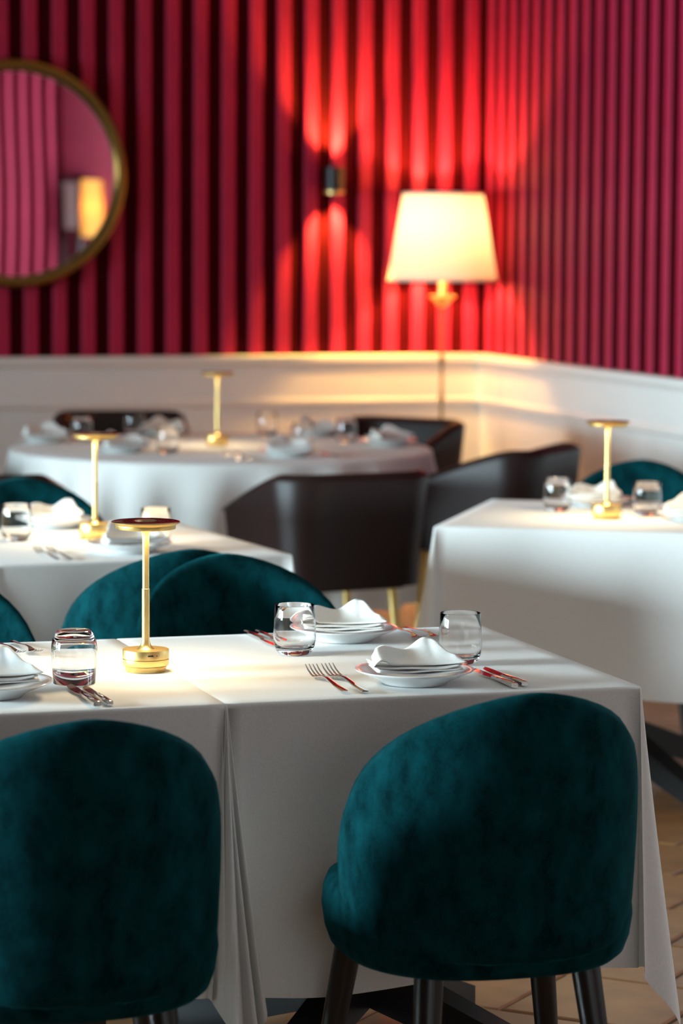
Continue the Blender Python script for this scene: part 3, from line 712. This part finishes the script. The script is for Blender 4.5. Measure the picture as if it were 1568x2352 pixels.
setting(1.545, 7.560, -20, 'at the far side of the middle table, behind its lamp')
setting(1.600, 6.935, 8, 'at the near side of the middle table, before its lamp', 1)
setting(3.160, 7.785, -34, 'behind the lamp stem on the angled table')
setting(3.262, 7.330, -34, 'cut by the right edge on the angled table', 1)
for (x, y, r, k, l) in ((2.130, 10.615, 0, 0, 'at the left end of the round table'), (2.300, 10.080, 10, 1, 'on the round table behind the middle lamp head'),
                     (2.640, 10.850, -20, 1, 'at the back of the round table, left of its lamp'), (2.813, 9.760, -10, 1, 'nearest the camera on the round table'),
                     (3.200, 10.740, 0, 1, 'at the back right of the round table'), (3.310, 10.170, 20, 0, 'at the right end of the round table')):
    setting(x, y, r, l, k)

# ------------------------------------------------------------------ cutlery
def bar(secs):
    """secs: (y, half width, z centre, half thickness) rounded bar along y"""
    V, Fc = [], []; n = 8
    for y, w2, z, t2 in secs:
        for k in range(n):
            th = 2 * PI * (k + 0.5) / n; c, s = math.cos(th), math.sin(th)
            V.append((sgp(c, 0.6) * w2, y, z + sgp(s, 0.6) * t2))
    for i in range(len(secs) - 1):
        for k in range(n): j = (k + 1) % n; Fc.append((i * n + k, i * n + j, (i + 1) * n + j, (i + 1) * n + k))
    Fc.append(tuple(range(n))); Fc.append(tuple(range((len(secs) - 1) * n, len(secs) * n))[::-1])
    return V, Fc
def build_fork():
    t = bpy.data.objects.new('fork', None); COL.objects.link(t)       # handle end at y = 0, tines at y = +0.21
    obj('handle', mesh_from('fork_handle', *bar([(0, 0.0050, 0.0035, 0.0016), (0.004, 0.0062, 0.0035, 0.0020), (0.05, 0.0052, 0.0045, 0.0018), (0.105, 0.0034, 0.0085, 0.0017), (0.130, 0.0034, 0.0080, 0.0017), (0.145, 0.0070, 0.0055, 0.0013), (0.156, 0.0105, 0.0040, 0.0011), (0.164, 0.0115, 0.0040, 0.0010)]), 'steel', angle=50), t)
    for k in range(4):
        x = -0.0093 + 0.0062 * k
        V, Fc = bar([(0.160, 0.0021, 0.0040, 0.0010), (0.175, 0.0017, 0.0052, 0.0010), (0.195, 0.0014, 0.0095, 0.0009), (0.212, 0.0007, 0.0160, 0.0006)])
        obj('tine', mesh_from('fork_tine', [(v[0] + x, v[1], v[2]) for v in V], Fc, 'steel', angle=50), t)
    return t
def build_knife():
    t = bpy.data.objects.new('knife', None); COL.objects.link(t)      # handle end at y = 0
    obj('handle', mesh_from('knife_handle', *bar([(0, 0.0060, 0.0048, 0.0040), (0.003, 0.0072, 0.0048, 0.0046), (0.05, 0.0064, 0.0048, 0.0042), (0.100, 0.0050, 0.0046, 0.0036), (0.108, 0.0046, 0.0040, 0.0022)]), 'steel', angle=50), t)
    V = []; secs = [(0.106, -0.0046, 0.0046), (0.116, -0.0060, 0.0050), (0.135, -0.0085, 0.0054), (0.165, -0.0095, 0.0055), (0.190, -0.0075, 0.0048), (0.203, -0.0030, 0.0030), (0.207, 0.0, 0.0012)]
    for y, a, b in secs: V += [(a, y, 0.0026), (b, y, 0.0022), (b, y, 0.0046), (a, y, 0.0032)]
    Fc = [(0, 1, 2, 3), tuple(range(4 * len(secs) - 4, 4 * len(secs)))[::-1]] + [(i * 4 + k, i * 4 + (k + 1) % 4, i * 4 + 4 + (k + 1) % 4, i * 4 + 4 + k) for i in range(len(secs) - 1) for k in range(4)]
    obj('blade', mesh_from('knife_blade', V, Fc, 'steel', angle=40), t)
    return t
fkP, knP = Proto(build_fork), Proto(build_knife)
def put_cut(P, cat, x, y, ang, label, s=1.0, dz=0.0):
    o = P.place((x, y, TZ + 0.0006 + dz), math.radians(ang), label, cat, cat + 's laid on the tables'); o.scale = (s, s, s)
put_cut(fkP, 'fork', 1.456, 4.700, -2, 'left of the two forks beside the near napkin plate on the front table', 1.08)
put_cut(fkP, 'fork', 1.489, 4.690, -1, 'right of the two forks beside the near napkin plate on the front table', 1.12)
put_cut(knP, 'knife', 1.755, 4.682, 0, 'left of the two knives near the right front corner, reflecting red', 1.0)
put_cut(knP, 'knife', 1.778, 4.695, 0, 'right of the two knives near the right front corner, reflecting red', 1.0)
put_cut(knP, 'knife', 1.024, 4.672, 0, 'left of the two knives below the upside-down tumbler', 1.08)
put_cut(knP, 'knife', 1.046, 4.678, 0, 'right of the two knives below the upside-down tumbler', 0.95)
put_cut(fkP, 'fork', 1.000, 5.450, 184, 'left of the two forks at the far left of the front table', 0.92)
put_cut(fkP, 'fork', 1.031, 5.452, 185, 'right of the two forks at the far left of the front table', 0.90)
put_cut(knP, 'knife', 1.490, 5.455, 181, 'left of the two knives left of the far tumbler on the front table', 1.0)
put_cut(knP, 'knife', 1.513, 5.458, 181, 'right of the two knives left of the far tumbler on the front table', 0.9)
put_cut(fkP, 'fork', 1.792, 5.448, 178, 'left of the two forks at the far edge between plate and right tumbler', 0.88)
put_cut(fkP, 'fork', 1.815, 5.452, 184, 'right of the two forks at the far edge, touching the right tumbler in view', 0.88)
put_cut(fkP, 'fork', 1.395, 6.790, 4, 'left of the two forks on the middle table', 0.95)
put_cut(fkP, 'fork', 1.426, 6.790, 4, 'right of the two forks on the middle table', 0.95)
put_cut(fkP, 'fork', 2.600, 9.600, 0, 'left of the two forks at the near edge of the round table', 1.0)
put_cut(fkP, 'fork', 2.640, 9.600, 0, 'right of the two forks at the near edge of the round table', 1.0)
put_cut(knP, 'knife', 2.960, 9.640, 0, 'knife at the near edge of the round table, right of its nearest plate', 1.0)
